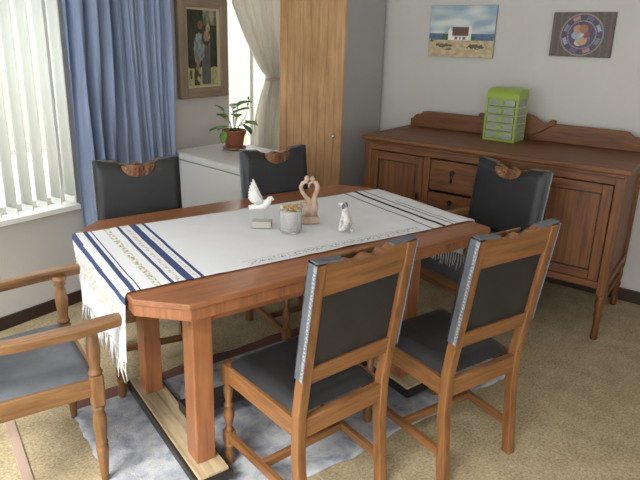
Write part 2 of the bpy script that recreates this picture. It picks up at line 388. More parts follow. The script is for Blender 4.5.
def panel_door(y0, y1, hinge):
    z0, z1, fr = .355, .90, .052
    d = MB().box(.02, .032, y0+.05, y1-.05, z0+.05, z1-.05).build('door', S['z'], sb)
    box('stile', S['z'], .006, .032, y0, y0+fr, z0, z1, d, .004); box('stile', S['z'], .006, .032, y1-fr, y1, z0, z1, d, .004)
    box('rail', S['y'], .006, .032, y0+fr, y1-fr, z0, z0+fr, d, .004); box('rail', S['y'], .006, .032, y0+fr, y1-fr, z1-fr, z1, d, .004)
    bx = MB()
    a0, a1, b0, b1, t = y0+fr, y1-fr, z0+fr, z1-fr, .006
    bx.box(.013, .02, a0, a1, b0, b0+t); bx.box(.013, .02, a0, a1, b1-t, b1); bx.box(.013, .02, a0, a0+t, b0, b1); bx.box(.013, .02, a1-t, a1, b0, b1)
    bx.build('moulding', DARK, d)
    ky = y0+.03 if hinge > 0 else y1-.03
    MB().prism([(-.008, -.02), (.008, -.02), (.011, 0), (.008, .018), (0, .028), (-.008, .018), (-.011, 0)], .002, .006, lambda a, b, t: (t, ky+a, .64+b)).build('keyhole_plate', IRON, d)
panel_door(dv+.024, HB-.058, 1); panel_door(-HB+.058, -dv-.024, -1)
for k, (z0, z1) in enumerate(((.70, .90), (.53, .69), (.355, .52))):
    d = box('drawer', S['y'], .008, .04, -dv+.026, dv-.026, z0+.004, z1-.004, sb, .004)
    for yy in (-.16, .16):
        zc = (z0+z1)/2+.02
        MB().prism([(-.013, .012), (-.02, .022), (-.008, .03), (0, .036), (.008, .03), (.02, .022), (.013, .012), (0, .0)], .002, .008, lambda a, b, t: (t, yy+a, zc+b-.01)).tube([(.002, yy-.01, zc), (-.008, yy-.006, zc-.022), (-.008, yy+.006, zc-.022), (.002, yy+.01, zc)], .003, 6).ball((-.008, yy, zc-.038), (.007, .008, .017), 8, 6).build('drop_handle', IRON, d)
# shaped backboard
def back_outline():
    half = [(0, 1.165), (.06, 1.165), (.10, 1.158), (.15, 1.128), (.185, 1.112), (.21, 1.118), (.228, 1.135), (.245, 1.138), (.255, 1.125), (.25, 1.108), (.235, 1.10)]
    half += [(.26, 1.113), (.66, 1.113), (.69, 1.108), (.71, 1.09), (.72, 1.085), (.745, 1.085), (.76, 1.07), (.77, 1.055), (.79, 1.05), (.79, .995)]
    return half
ho = back_outline(); wing = [(.2, .995), (.2, 1.113), (.66, 1.113), (.69, 1.108), (.71, 1.09), (.72, 1.085), (.745, 1.085), (.76, 1.07), (.77, 1.055), (.79, 1.05), (.79, .995)]
bb = None
pts = [(a, b) for a, b in wing[1:]]+[(-a, b) for a, b in reversed(wing[1:])]
bb = MB().prism(pts, D-.005, D+.015, lambda a, b, t: (t, a, b)).build('backboard', S['y'], sb, .004)
cr = [(0, 1.168), (.06, 1.168), (.11, 1.158), (.155, 1.13), (.185, 1.114), (.208, 1.118), (.225, 1.136), (.245, 1.142), (.26, 1.132), (.258, 1.112), (.24, 1.1), (.21, 1.085), (.17, 1.055), (.12, 1.03), (.06, 1.02), (0, 1.018)]
pts = cr+[(-a, b) for a, b in reversed(cr[1:-1])]
MB().prism(pts, D-.03, D-.004, lambda a, b, t: (t, a, b)).build('scroll_crest', S['y'], bb, .005)

# ------------------------------------------------------------------ plastic drawer tower
tw = empty('drawer_tower', (3.70, 1.245, .995), math.radians(-4), 'lime green plastic mini drawer tower on top of sideboard', 'drawer unit')
hw, td, thh = .107, .17, .335
MB().box(0, td, -hw, hw, 0, .012).build('base', LIME, tw, .004)
for s in (-1, 1):
    for x0 in (.0, td-.014): MB().box(x0, x0+.014, s*hw-(.014 if s > 0 else 0), s*hw+(0 if s > 0 else .014), .012, .27).build('frame_post', LIME, tw, .002)
MB().box(td-.004, td, -hw+.014, hw-.014, .012, .27).build('back_panel', CLEAR, tw)
for s in (-1, 1): MB().box(.014, td-.014, s*(hw-.004)-.0015, s*(hw-.004)+.0015, .012, .27).build('side_panel', CLEAR, tw)
for k in range(6): MB().box(.002, td-.004, -hw+.002, hw-.002, .012+k*.052-.003, .012+k*.052+.003).build('shelf', LIME, tw)
for k in range(5):
    z0 = .018+k*.052
    d = MB().box(.0, .003, -hw+.018, hw-.018, z0, z0+.042).box(.003, td-.01, -hw+.02, -hw+.022, z0, z0+.036).box(.003, td-.01, hw-.022, hw-.02, z0, z0+.036).box(.003, td-.01, -hw+.02, hw-.02, z0, z0+.002).build('drawer', CLEAR, tw)
    MB().prism([(.018*cos(a), .013*sin(a)) for a in [2*pi*i/14 for i in range(14)]], -.012, 0, lambda a, c, t: (t, a, z0+.022+c)).build('knob', LIME, d, .003)
    for i in range(3):
        MB().box(.03, .1, -hw+.03+i*.052, -hw+.065+i*.052, z0+.003, z0+.003+R.uniform(.008, .022)).build('contents', mat('oddment', (R.uniform(.1, .7), R.uniform(.1, .6), R.uniform(.1, .6)), .6), d)
lid = [(0, .27), (td, .27), (td, .335), (.06, .335), (.025, .325), (.006, .305)]
MB().prism(lid, -hw, hw, lambda a, c, t: (a, t, c)).build('top_cover', LIME, tw, .006)

# ------------------------------------------------------------------ pictures (painted, flat)
def painted(name, W, H, nx, ny, colour, parent, place, rough=.5):
    b = MB().grid(nx, ny, lambda u, v: place((u-.5)*W, (v-.5)*H))
    me = bpy.data.meshes.new(name); me.from_pydata(b.v, [], b.f)
    at = me.color_attributes.new('paint', 'FLOAT_COLOR', 'CORNER'); li = 0
    for j in range(ny):
        for i in range(nx):
            c = colour((i+.5)/nx, (j+.5)/ny)
            for k in range(4): at.data[li].color = (*c, 1); li += 1
    mt = mat(name+'_paint', (.5, .5, .5), rough); a = N(mt, 'ShaderNodeAttribute', attribute_name='paint'); lk(mt, a.outputs[0], bsdf(mt).inputs['Base Color'])
    me.materials.append(mt); o = bpy.data.objects.new(name, me); C.objects.link(o); o.parent = parent; return o
def mixc(a, b, t): t = max(0, min(1, t)); return tuple(x+(y-x)*t for x, y in zip(a, b))
from mathutils import noise as mn
def nz(u, v, s, o=0): return mn.noise((u*s, v*s, o))
def cottage(u, v):
    j = nz(u, v, 60, 3)*.02; v2 = v+j*.6
    if v < .335+.02*nz(u, v, 7, 1):
        c = mixc((.55, .44, .28), (.42, .32, .19), .5+nz(u, v, 14, 2)*1.2)
        for bx, by, rx, ry in ((.23, .22, .13, .04), (.74, .21, .13, .045), (.33, .15, .05, .02), (.04, .31, .03, .03)):
            if ((u-bx)/rx)**2+((v-by)/ry)**2 < 1+nz(u, v, 30)*1.2: c = (.12, .10, .05)
        return c
    c = None
    if v < .46: c = mixc((.05, .10, .18), (.10, .18, .27), .5+nz(u, v*3, 20, 4))
    else: c = mixc((.26, .37, .47), (.62, .65, .62), .55+1.1*nz(u*.8, v*1.5, 4.5, 9)-abs(u-.5)*.4)
    if ((u-.27)/.07)**2+((v-.38)/.09)**2 < 1+nz(u, v, 25)*.9 or ((u-.66)/.05)**2+((v-.36)/.06)**2 < 1+nz(u, v, 25)*.9: c = (.06, .11, .05)
    if .30 < u < .64 and .315 < v < .44: c = (.75, .73, .69)
    if .35+(v-.42)*.1 < u < .61 and .42 < v < .58: c = (.13, .06, .05)
    if .30 < u < .36 and .31 < v < .57-abs(u-.33)*2: c = (.78, .76, .72)
    if .61 < u < .66 and .31 < v < .62: c = (.7, .68, .64)
    for wx_, ww in ((.425, .022), (.49, .015), (.55, .022)):
        if abs(u-wx_) < ww and .345 < v < .40: c = (.12, .12, .13)
    return c
def ppic(name, y0, y1, z0, z1, label, colour, nx, ny, edge, rough=.5, tilt=0):
    o = empty(name, (XS, (y0+y1)/2, (z0+z1)/2), 0, label, 'picture')
    W, H = y1-y0, z1-z0
    bd = box('board', edge, -.018, -.002, -W/2, W/2, -H/2, H/2, o, .001)
    painted('painting', W-.004, H-.004, nx, ny, colour, o, lambda a, b: (-.019, -a, b), rough)
    o.rotation_euler = (tilt, 0, 0)
    return o
ppic('cottage_painting', 1.452, 1.938, 1.503, 1.852, 'small unframed painting of a white beach cottage on the wall', cottage, 96, 70, mat('canvas_edge', (.3, .3, .28), .8))
def rosette(u, v):
    x, y = (u-.5)*1.36, v-.5; r = math.hypot(x, y)*2; a = math.atan2(y, x)
    if r > .97:
        k = (math.floor(u*26)+math.floor(v*19)) % 2
        return mixc((.10, .06, .05), (.04, .075, .055), k) if (math.floor(u*26) % 3) else (.13, .075, .065)
    if r > .90: return (.24, .19, .17)
    if r > .66:
        k = math.floor((a+pi)/(2*pi)*8)
        inn = abs(((a+pi)/(2*pi)*8) % 1-.5)
        if inn < .26 and .7 < r < .86: return [(.3, .32, .45), (.12, .1, .2), (.34, .22, .18), (.14, .2, .25)][k % 4]
        return (.06, .045, .085)
    if r > .60: return (.25, .2, .18)
    blobs = [(.05, .22, .16, (.3, .13, .06)), (-.16, .2, .16, (.42, .25, .14)), (-.22, -.02, .15, (.25, .35, .48)), (-.05, .02, .12, (.5, .5, .52)), (.14, .02, .14, (.2, .07, .06)), (.02, -.2, .2, (.45, .28, .18)), (-.1, -.3, .13, (.5, .45, .4)), (.2, -.15, .13, (.12, .1, .25))]
    for bx, by, br, c in blobs:
        if math.hypot(x*2-bx*1.2, y*2-by*1.2) < br*1.25: return c
    return (.07, .05, .11)
ppic('round_motif_picture', .715, 1.08, 1.536, 1.804, 'unframed picture with a dark circular patterned motif', rosette, 84, 62, mat('board_edge', (.08, .06, .06), .7))
# framed picture by the windows
fp = empty('framed_picture', (2.862, YW, 1.517), 0, 'framed painting of two figures beside the blue curtain', 'picture')
FW, FH, fb = .45, .665, .07
GILT = wood3('frame_wood', (.19, .14, .10), (.26, .20, .145), (.33, .26, .19), rough=.45); LINER = mat('liner', (.5, .42, .28), .5)
for s in (-1, 1):
    MB().box(s*(FW/2-fb/2)-fb/2, s*(FW/2-fb/2)+fb/2, -.045, -.004, -FH/2, FH/2).build('frame_side', GILT['z'], fp, .008)
    MB().box(-FW/2+fb, FW/2-fb, -.045, -.004, s*(FH/2-fb/2)-fb/2, s*(FH/2-fb/2)+fb/2).build('frame_rail', GILT['x'], fp, .008)
b = MB(); a0, b0, t = FW/2-fb, FH/2-fb, .014
b.box(-a0, a0, -.03, -.012, -b0, -b0+t).box(-a0, a0, -.03, -.012, b0-t, b0).box(-a0, -a0+t, -.03, -.012, -b0+t, b0-t).box(a0-t, a0, -.03, -.012, -b0+t, b0-t)
b.build('liner', LINER, fp)
def dancers(u, v):
    c = mixc((.018, .02, .016), (.035, .045, .028), .5+nz(u, v, 8, 1))
    if v < .25+.05*nz(u, v, 5, 2): c = mixc((.22, .24, .09), (.42, .40, .2), .5+1.2*nz(u, v, 12, 3))
    if v > .80 and u > .55: c = mixc((.09, .11, .06), (.35, .33, .24), .3+nz(u, v, 9, 5)*1.5+(v-.8)*2)
    if v < .25 and u < .45 and nz(u, v, 9, 8) > .1: c = (.05, .05, .03)
    def el(cx, cy, rx, ry, col):
        nonlocal c
        if ((u-cx)/rx)**2+((v-cy)/ry)**2 < 1+.35*nz(u, v, 16, cx*9): c = mixc(col, tuple(k*.55 for k in col), .5+1.4*nz(u, v, 13, 4))
    if abs(u-.62) < .14 and .02 < v < .60: c = mixc((.07, .075, .08), (.11, .12, .125), .5+nz(u*3, v, 8, 6))
    el(.42, .52, .17, .19, (.30, .33, .33)); el(.37, .40, .13, .1, (.22, .26, .27)); el(.36, .3, .05, .1, (.3, .2, .13))
    el(.64, .64, .14, .10, (.05, .05, .05)); el(.66, .66, .1, .07, (.4, .27, .17)); el(.46, .80, .075, .06, (.25, .15, .09)); el(.70, .76, .075, .05, (.45, .36, .28))
    return c
painted('painting', 2*a0-.02, 2*b0-.02, 60, 90, dancers, fp, lambda a, b: (a, -.016, b))

# ------------------------------------------------------------------ dining table
TZ = .77; tx0, tx1, ty0, ty1, cl = .527, 2.19, 1.602, 2.648, .14
tb = empty('dining_table', TF((tx0+tx1)/2, (ty0+ty1)/2), TA, 'reddish brown wooden dining table with clipped corners', 'table')
L2, W2 = (tx1-tx0)/2, (ty1-ty0)/2
def octo(a, b, c): return [(-a+c, -b), (a-.02, -b), (a, -b+.02), (a, b-c), (a-c, b), (-a+c, b), (-a, b-c), (-a, -b+c)]
flat = lambda a, b, t: (a, b, t)
MB().prism(octo(L2, W2, cl), TZ-.022, TZ, flat).build('table_top', TABLE['x'], tb, .004)
MB().prism(octo(L2-.006, W2-.006, cl), TZ-.065, TZ-.022, flat).build('edge_band', TABLE['z'], tb, .003)
tcx, tcy = (tx0+tx1)/2, (ty0+ty1)/2
for (x0, x1) in ((.706, .782), (1.735, 1.811)):
    for (y0, y1) in ((1.685, 1.775), (2.215, 2.30)):
        MB().box(x0-tcx, x1-tcx, y0-tcy, y1-tcy, .075, TZ-.065).build('leg', TABLE['z'], tb, .005)
    xa, xb = x0-.035-tcx, x1+.03-tcx
    MB().box(xa, xb, 1.60-tcy, 2.39-tcy, .028, .062).build('base_plinth', DARK, tb, .004)
    MB().box(xa+.012, xb-.012, 1.615-tcy, 2.375-tcy, .062, .075).build('base_plank', BASEW['y'], tb, .003)
    for yy in (1.66, 2.33): MB().lathe([(.02, 0), (.03, .008), (.03, .02), (.024, .03)], (xa+xb)/2, yy-tcy, 12).build('bun_foot', DARK, tb, smooth=True)
MB().box(.78-tcx, 1.735-tcx, 1.95-tcy, 2.04-tcy, .075, .12).build('stretcher', DARK, tb, .005)
MB().box(.70-tcx, 1.82-tcx, 1.70-tcy, 1.72-tcy, .64, TZ-.065).build('apron', TABLE['x'], tb); MB().box(.70-tcx, 1.82-tcx, 2.27-tcy, 2.29-tcy, .64, TZ-.065).build('apron', TABLE['x'], tb)

# ------------------------------------------------------------------ runner cloth
CLOTH = mat('runner_cloth', (.78, .78, .80), .9, spec=.1)
def cloth_pattern(mt):
    uv = N(mt, 'ShaderNodeUVMap'); sx = N(mt, 'ShaderNodeSeparateXYZ'); lk(mt, uv.outputs[0], sx.inputs[0])
    col = N(mt, 'ShaderNodeRGB'); col.outputs[0].default_value = (.70, .705, .74, 1); cur = col.outputs[0]
    def rng(sock, a, b):
        g = N(mt, 'ShaderNodeMath', operation='GREATER_THAN'); lk(mt, sock, g.inputs[0]); g.inputs[1].default_value = a
        l = N(mt, 'ShaderNodeMath', operation='LESS_THAN'); lk(mt, sock, l.inputs[0]); l.inputs[1].default_value = b
        p = N(mt, 'ShaderNodeMath', operation='MULTIPLY'); lk(mt, g.outputs[0], p.inputs[0]); lk(mt, l.outputs[0], p.inputs[1]); return p.outputs[0]
    def mul(a, b):
        p = N(mt, 'ShaderNodeMath', operation='MULTIPLY'); lk(mt, a, p.inputs[0]); lk(mt, b, p.inputs[1]); return p.outputs[0]
    def over(fac, c):
        nonlocal cur
        x = N(mt, 'ShaderNodeMixRGB'); lk(mt, fac, x.inputs[0]); lk(mt, cur, x.inputs[1]); x.inputs[2].default_value = (*c, 1); cur = x.outputs[0]
    mp = N(mt, 'ShaderNodeMapping'); lk(mt, uv.outputs[0], mp.inputs[0])
    dots = noise(mt, mp.outputs[0], 70, 2); th = N(mt, 'ShaderNodeMath', operation='GREATER_THAN'); lk(mt, dots.outputs['Fac'], th.inputs[0]); th.inputs[1].default_value = .5
    U, V = sx.outputs[0], sx.outputs[1]
    navy = (.055, .075, .17); gold = (.42, .39, .22); blk = (.025, .025, .04)
    # U: metres from the left table edge (negative on the hanging end)
    for a, b in ((.012, .030), (.042, .047), (-.045, -.018), (.150, .163), (.205, .236), (.262, .275)): over(rng(U, a, b), navy)
    for a, b in ((.095, .118),): over(mul(rng(U, a, b), th.outputs[0]), gold)
    for a, b in ((.175, .193), (.246, .252), (-.16, -.09)): over(mul(rng(U, a, b), th.outputs[0]), (.5, .48, .38))
    for a, b in ((1.395, 1.404), (1.462, 1.482), (1.525, 1.533)): over(rng(U, a, b), blk)
    over(mul(rng(U, 1.557, 1.563), rng(V, 0, .45)), blk)
    # woven script band along the front edge
    mp2 = N(mt, 'ShaderNodeMapping'); mp2.inputs['Scale'].default_value = (1.0, .8, 1); lk(mt, uv.outputs[0], mp2.inputs[0])
    sn = noise(mt, mp2.outputs[0], 95, 3, .6); t2 = N(mt, 'ShaderNodeMath', operation='GREATER_THAN'); lk(mt, sn.outputs['Fac'], t2.inputs[0]); t2.inputs[1].default_value = .53
    over(mul(mul(rng(V, .018, .05), rng(U, .47, 1.34)), t2.outputs[0]), (.33, .33, .34))
    over(mul(rng(V, .009, .013), rng(U, .45, 1.36)), (.5, .5, .5)); over(mul(rng(V, .056, .06), rng(U, .45, 1.36)), (.5, .5, .5))
    lk(mt, cur, bsdf(mt).inputs['Base Color'])
    wv = noise(mt, mp.outputs[0], 400, 2); bump(mt, wv.outputs['Fac'], .15, .001)
cloth_pattern(CLOTH)
rc = empty('table_runner', TF(tx0, 1.79, TZ), TA-math.radians(2.2), 'white woven runner with navy stripes and fringed ends across the table', 'runner')
LEN = tx1-tx0+.012; DL, DR, CW = .27, .2, .70
nu, nv = 150, 44
def runner_pos(s, t):
    wav = .0022*(sin(9*s+7*t)+sin(21*s-11*t+1)*.6+nz(s, t, 9, 4)*1.5)
    z = .004+max(0, wav)
    fold = -.0384*t*CW                             # the table edge in the runner's own turned frame
    if s < fold:
        k = fold-s; f = min(1, k/.25)
        tt = .03*f+t*(1-.17*f); y = tt*CW
        return Vector((fold-.006-.012*(.5+.5*sin(t*17))*f-.006*sin(t*31)*f, y, .004-k if k > .006 else .004-k*.6))
    if s > LEN+fold:
        k = s-LEN-fold
        return Vector((LEN+fold+.004+.01*(.5+.5*sin(t*19))*min(1, k/.1), t*CW, .004-k))
    return Vector((s, t*CW, z))
ss = [-DL+DL*i/26 for i in range(26)]+[LEN*i/100 for i in range(101)]+[LEN+DR*i/20 for i in range(1, 21)]
vs = []; uvs = []
for j in range(nv+1):
    for s in ss: vs.append(runner_pos(s, j/nv)); uvs.append((s, j/nv*CW))
n = len(ss); fs = [(j*n+i, j*n+i+1, (j+1)*n+i+1, (j+1)*n+i) for j in range(nv) for i in range(n-1)]
b = MB().add(vs, fs); o = b.build('cloth', CLOTH, rc, smooth=True, recalc=False)
uvl = o.data.uv_layers.new(name='UVMap')
for l in o.data.loops: uvl.data[l.index].uv = uvs[l.vertex_index]
sd = o.modifiers.new('thick', 'SOLIDIFY'); sd.thickness = .0016; sd.offset = 1
FR = mat('fringe_thread', (.66, .66, .68), .9)
for s_end, sg in ((-DL, -1), (LEN+DR, 1)):
    fb_ = MB()
    for k in range(46):
        t = (k+.5)/46; p = runner_pos(s_end, t); L = R.uniform(.06, .10)
        dx, dy = R.uniform(-.012, .012), R.uniform(-.012, .012)
        fb_.tube([p, p+Vector((dx*.4+sg*.003, dy*.5, -L*.5)), p+Vector((dx, dy, -L))], [.0022, .0026, .0012], 5)
    tag(fb_.build('fringe', FR, rc, smooth=True), kind='stuff')

# ------------------------------------------------------------------ rug
RUG = mat('rug_pile', (.3, .3, .33), .95, spec=.05)
v = coords(RUG); n1 = noise(RUG, v, 13, 6, .65, .4); n2 = noise(RUG, v, 160, 3)
r1 = ramp(RUG, n1.outputs['Fac'], [(.3, (.17, .18, .22)), (.45, (.31, .32, .36)), (.6, (.43, .43, .45)), (.8, (.34, .34, .37))])
sx = N(RUG, 'ShaderNodeSeparateXYZ'); tcn = N(RUG, 'ShaderNodeTexCoord'); lk(RUG, tcn.outputs['Object'], sx.inputs[0])
g = N(RUG, 'ShaderNodeMath', operation='GREATER_THAN'); lk(RUG, sx.outputs[1], g.inputs[0]); g.inputs[1].default_value = .925
mxr = N(RUG, 'ShaderNodeMixRGB'); lk(RUG, g.outputs[0], mxr.inputs[0]); lk(RUG, r1.outputs[0], mxr.inputs[1]); mxr.inputs[2].default_value = (.17, .085, .075, 1)
lk(RUG, mxr.outputs[0], bsdf(RUG).inputs['Base Color']); bump(RUG, n2.outputs['Fac'], .6, .004)
rg = MB().grid(60, 40, lambda u, v: (u*1.95+.003*sin(40*v)+.003*sin(93*v), v*1.0+.008*sin(25*u)+.004*sin(70*u), .0045+.0008*sin(9*u+5*v))).build('rug', RUG, None, smooth=True, recalc=False)
sd = rg.modifiers.new('thick', 'SOLIDIFY'); sd.thickness = .004; sd.offset = -1
rg.location = TF(.44, 1.455, 0); rg.rotation_euler = (0, 0, TA-math.radians(-1)); tag(rg, 'worn grey-blue rug with reddish border under the dining table', 'rug')

# ------------------------------------------------------------------ chairs
def top_profile(x, hw, zt):
    a = abs(x)/hw
    if a > .50: return zt-.004*cos((a-.5)*2*pi)
    if a > .40: return zt-.004-.016*(1-(a-.40)/.10)
    return zt-.022+.006*cos(a*2*pi*2.6)
def make_chair(arm):
    wf, wr, dp, zt = (.50, .455, .45, .975) if arm else (.44, .405, .42, 1.003)
    Wm = ARM if arm else OAK
    t = empty('armchair' if arm else 'dining_chair', (0, 0, 0))
    yr, yf = -dp/2, dp/2                               # rear post centre and front leg centre at seat height
    rk = .075
    def py(z): return yr-.03*max(0, (.30-z)/.30) - (rk*((z-.46)/(.99-.46)) if z > .46 else 0)
    pxs = wr/2-.019
    for s in (-1, 1):
        zs = [0, .12, .3, .42, .46, .55, .7, .85, zt-.008]
        MB().sweep([(s*pxs, py(z), z) for z in zs], .036, .038).build('rear_leg', Wm['z'], t, .004)
    def rk_fn(off): return lambda a, b, tt: (a, py(b)+tt+off, b)
    xi = pxs-.018
    n = 40
    for nm, z0, z1 in (('lower_back_rail', .575, .635),):
        MB().prism([(-xi, z0), (xi, z0), (xi, z1), (-xi, z1)], -.013, .013, rk_fn(0)).build(nm, Wm['x'], t, .003)
    tp = [(-xi-.0, zt-.115), (xi+.0, zt-.115)]+[(xi-2*xi*i/n, top_profile(xi-2*xi*i/n, wr/2, zt)) for i in range(n+1)]
    MB().prism(tp, -.014, .021, rk_fn(0)).build('top_rail', Wm['x'], t, .002)
    MB().prism([(-xi, .635), (xi, .635), (xi, zt-.115), (-xi, zt-.115)], -.003, .005, rk_fn(0)).build('back_lining', LEATHER, t)
    # padded front of the back, leather wrapped round the posts
    hw = wr/2+.004
    def padf(u, v):
        x = (2*u-1)*hw; zb = .585; z = zb+(top_profile(x, wr/2, zt)-zb)*v
        e = min(1, min(u, 1-u)/.07)*min(1, min(v, 1-v)/.06); e = max(0, e)**.5
        return (x, py(z)+.019+.026*e, z)
    pad = MB().grid(40, 16, padf).build('back_pad', LEATHER, t, smooth=True, recalc=False)
    for s in (-1, 1):
        zz = [.60, .7, .8, .9, zt-.003]
        MB().loft([[Vector((s*(wr/2+q), py(z)+r, z)) for q, r in ((.0, -.0205), (.003, -.0205), (.003, .021), (.0, .021))] for z in zz]).build('leather_wrap', LEATHER_G, t, .0015)
        st = MB().loft([[Vector((s*(wr/2+q), py(z)+r, z)) for q, r in ((.002, -.0215), (.0045, -.0215), (.0045, -.0075), (.002, -.0075))] for z in zz]).build('braid', TRIM, t)
        nb_ = MB()
        for k in range(30):
            z = .608+k*(zt-.02-.608)/29; nb_.ball((s*(wr/2+.0045), py(z)-.0145, z), (.0015, .0032, .0032), 6, 4)
        tag(nb_.build('nail_row', NAIL, st, smooth=True), kind='stuff')
        xe = [wr/2*a for a in (.50, .65, .8, 1.0)]
        MB().loft([[Vector((s*x, py(zt)+r, top_profile(x, wr/2, zt)+q)) for r, q in ((-.0165, -.006), (-.0165, .002), (.018, .002), (.018, -.004))] for x in xe]).build('top_leather', LEATHER_G, t, .002)
    # carved plaque
    cw, chh = wr*.195, .058
    po = [(cw*cos(-a), -chh*sin(a)) for a in [pi*i/20 for i in range(21)]]
    ztc = top_profile(0, wr/2, zt)
    pl = MB().prism([(a, ztc-.004+b) for a, b in po], .042, .052, rk_fn(0)).build('carved_plaque', CARVE, t, .003)
    cb = MB()
    for a in range(7):
        an = pi*(a+.5)/7; cb.ball((cw*.72*cos(an), py(ztc-.03)+.053, ztc-.008-chh*.72*sin(an)), (.010, .005, .009), 8, 5)
    for x in (-.02, 0, .02): cb.ball((x, py(ztc-.02)+.053, ztc-.02-.008*(x == 0)), (.009, .006, .011), 8, 5)
    cb.build('carving', CARVE, pl, smooth=True)
    # seat frame
    fx = wf/2-.022
    zr0, zr1 = (.375, .445) if arm else (.37, .44)
    for s in (-1, 1):
        MB().bar((s*pxs, yr+.015, (zr0+zr1)/2), (s*fx, yf-.015, (zr0+zr1)/2), .026, zr1-zr0).build('side_rail', Wm['y'], t, .003)
    MB().bar((-pxs+.01, yr, (zr0+zr1)/2), (pxs-.01, yr, (zr0+zr1)/2), .026, zr1-zr0).build('rear_rail', Wm['x'], t, .003)
    MB().bar((-fx+.01, yf, (zr0+zr1)/2), (fx-.01, yf, (zr0+zr1)/2), .026, zr1-zr0).build('front_rail', Wm['x'], t, .003)
    def seatf(u, v):
        y = yr+.022+(dp-.02)*v; h = (pxs-.004)+(fx+.006-(pxs-.004))*v
        ed = min(1, min(u, 1-u)/.12)*min(1, min(v, 1-v)/.12)
        cn = 1
        z = zr1-.002+.012*min(1, 12*min(u, 1-u, v, 1-v))+.026*max(0, ed)**.6
        return ((2*u-1)*h, y, z)
    MB().grid(28, 24, seatf).build('seat_pad', LEATHER_G if arm else LEATHER, t, smooth=True, recalc=False)
    # turned front legs
    for s in (-1, 1):
        x = s*fx
        if arm:
            prof = [(.011, 0), (.014, .02), (.019, .10), (.022, .14), (.0225, .155), (.017, .163), (.0225, .17), (.018, .18), (.02, .2), (.025, .25), (.023, .285), (.016, .305), (.021, .315), (.02, .33)]
            l = MB().lathe(prof, x, yf, 16).build('front_leg', Wm['z'], t, smooth=True)
            MB().box(x-.0235, x+.0235, yf-.0235, yf+.0235, .33, .455).build('leg_block', Wm['z'], l, .008)
            MB().lathe([(.02, .455), (.026, .462), (.021, .47), (.018, .48), (.023, .53), (.025, .56), (.02, .60), (.016, .618), (.024, .625), (.02, .634), (.027, .645), (.027, .655)], x, yf, 16).build('arm_post', Wm['z'], t, smooth=True)
        else:
            prof = [(.012, 0), (.017, .012), (.02, .05), (.014, .075), (.02, .085), (.02, .10)]
            l = MB().lathe(prof, x, yf, 14).build('front_leg', Wm['z'], t, smooth=True)
            MB().box(x-.02, x+.02, yf-.02, yf+.02, .10, .155).build('leg_block', Wm['z'], l, .006)
            MB().lathe([(.02, .155), (.012, .165), (.0125, .175), (.0215, .215), (.0205, .235), (.0125, .255), (.018, .262), (.018, .272), (.0115, .28), (.021, .335), (.0135, .352), (.02, .362)], x, yf, 14).build('baluster', Wm['z'], l, smooth=True)
            MB().box(x-.021, x+.021, yf-.021, yf+.021, .362, .445).build('leg_block', Wm['z'], l, .006)
            MB().bar((x, yf-.015, .128), (s*pxs, py(.128)+.015, .128), .022, .032).build('side_stretcher', Wm['y'], t, .003)
    if not arm:
        xm = (fx+pxs)/2-.008
        MB().bar((-xm, .0, .128), (xm, .0, .128), .022, .03).build('cross_stretcher', Wm['x'], t, .003)
    else:
        for s in (-1, 1):
            P = [(s*(pxs+.012), py(.69)+.01, .675, .032), (s*(pxs+.035), yr+.10, .67, .036), (s*(fx+.03), yr+.22, .664, .046), (s*(fx+.046), yf-.06, .668, .056), (s*(fx+.042), yf+.03, .672, .058), (s*(fx+.04), yf+.075, .672, .052), (s*(fx+.038), yf+.095, .671, .03)]
            MB().loft([[Vector((x+a*wd_/2, y, z+b_)) for a, b_ in ((-1, 0), (-.8, -.03), (.8, -.03), (1, 0), (.8, .006), (-.8, .006))] for x, y, z, wd_ in P]).build('arm', Wm['y'], t, .005)
    return t
def place(o, x, y, deg, label, group):
    o.location = TF(x, y); o.rotation_euler = (0, 0, TA+math.radians(deg)); tag(o, label, 'armchair' if o.name.startswith('arm') else 'chair', group)
ch = make_chair(False); ac = make_chair(True)
G1 = 'dining chairs around the table'; G2 = 'armchairs at the table ends'
place(ch, 1.06, 1.51, 3, 'oak dining chair with dark leather, nearest the camera at left, back turned', G1)
c2 = copy_tree(ch); place(c2, 1.652, 1.385, -3, 'oak dining chair with dark leather, front right, beside the open carpet', G1)
c3 = copy_tree(ch); place(c3, .875, 2.54, 180-10, 'dark leather dining chair across the table beside the blue curtain', G1)
c4 = copy_tree(ch); place(c4, 1.675, 2.475, 180-2, 'dark leather dining chair across the table in front of the freezer', G1)
place(ac, .20, 2.11, -90, 'armchair with grey leather seat at left table end, cut by the frame', G2)
a2 = copy_tree(ac); place(a2, 2.385, 1.89, 90-3, 'dark leather armchair at the far table end before the sideboard', G2)

# ------------------------------------------------------------------ things on the table
CERAM = mat('white_ceramic', (.74, .72, .70), .45); CHALK = mat('chalk_white', (.8, .78, .76), .7)
CLAY = mat('carved_clay', (.52, .36, .27), .6); v = coords(CLAY); n = noise(CLAY, v, 30, 3)
lk(CLAY, ramp(CLAY, n.outputs['Fac'], [(.3, (.42, .27, .19)), (.7, (.62, .46, .36))]).outputs[0], bsdf(CLAY).inputs['Base Color'])
STONE = mat('pale_stone', (.5, .47, .42), .75)
TT = TZ+.009
def rotM(*a):
    M = Matrix.Identity(3)
    for ax, d in a: M = Matrix.Rotation(math.radians(d), 3, ax) @ M
    return M
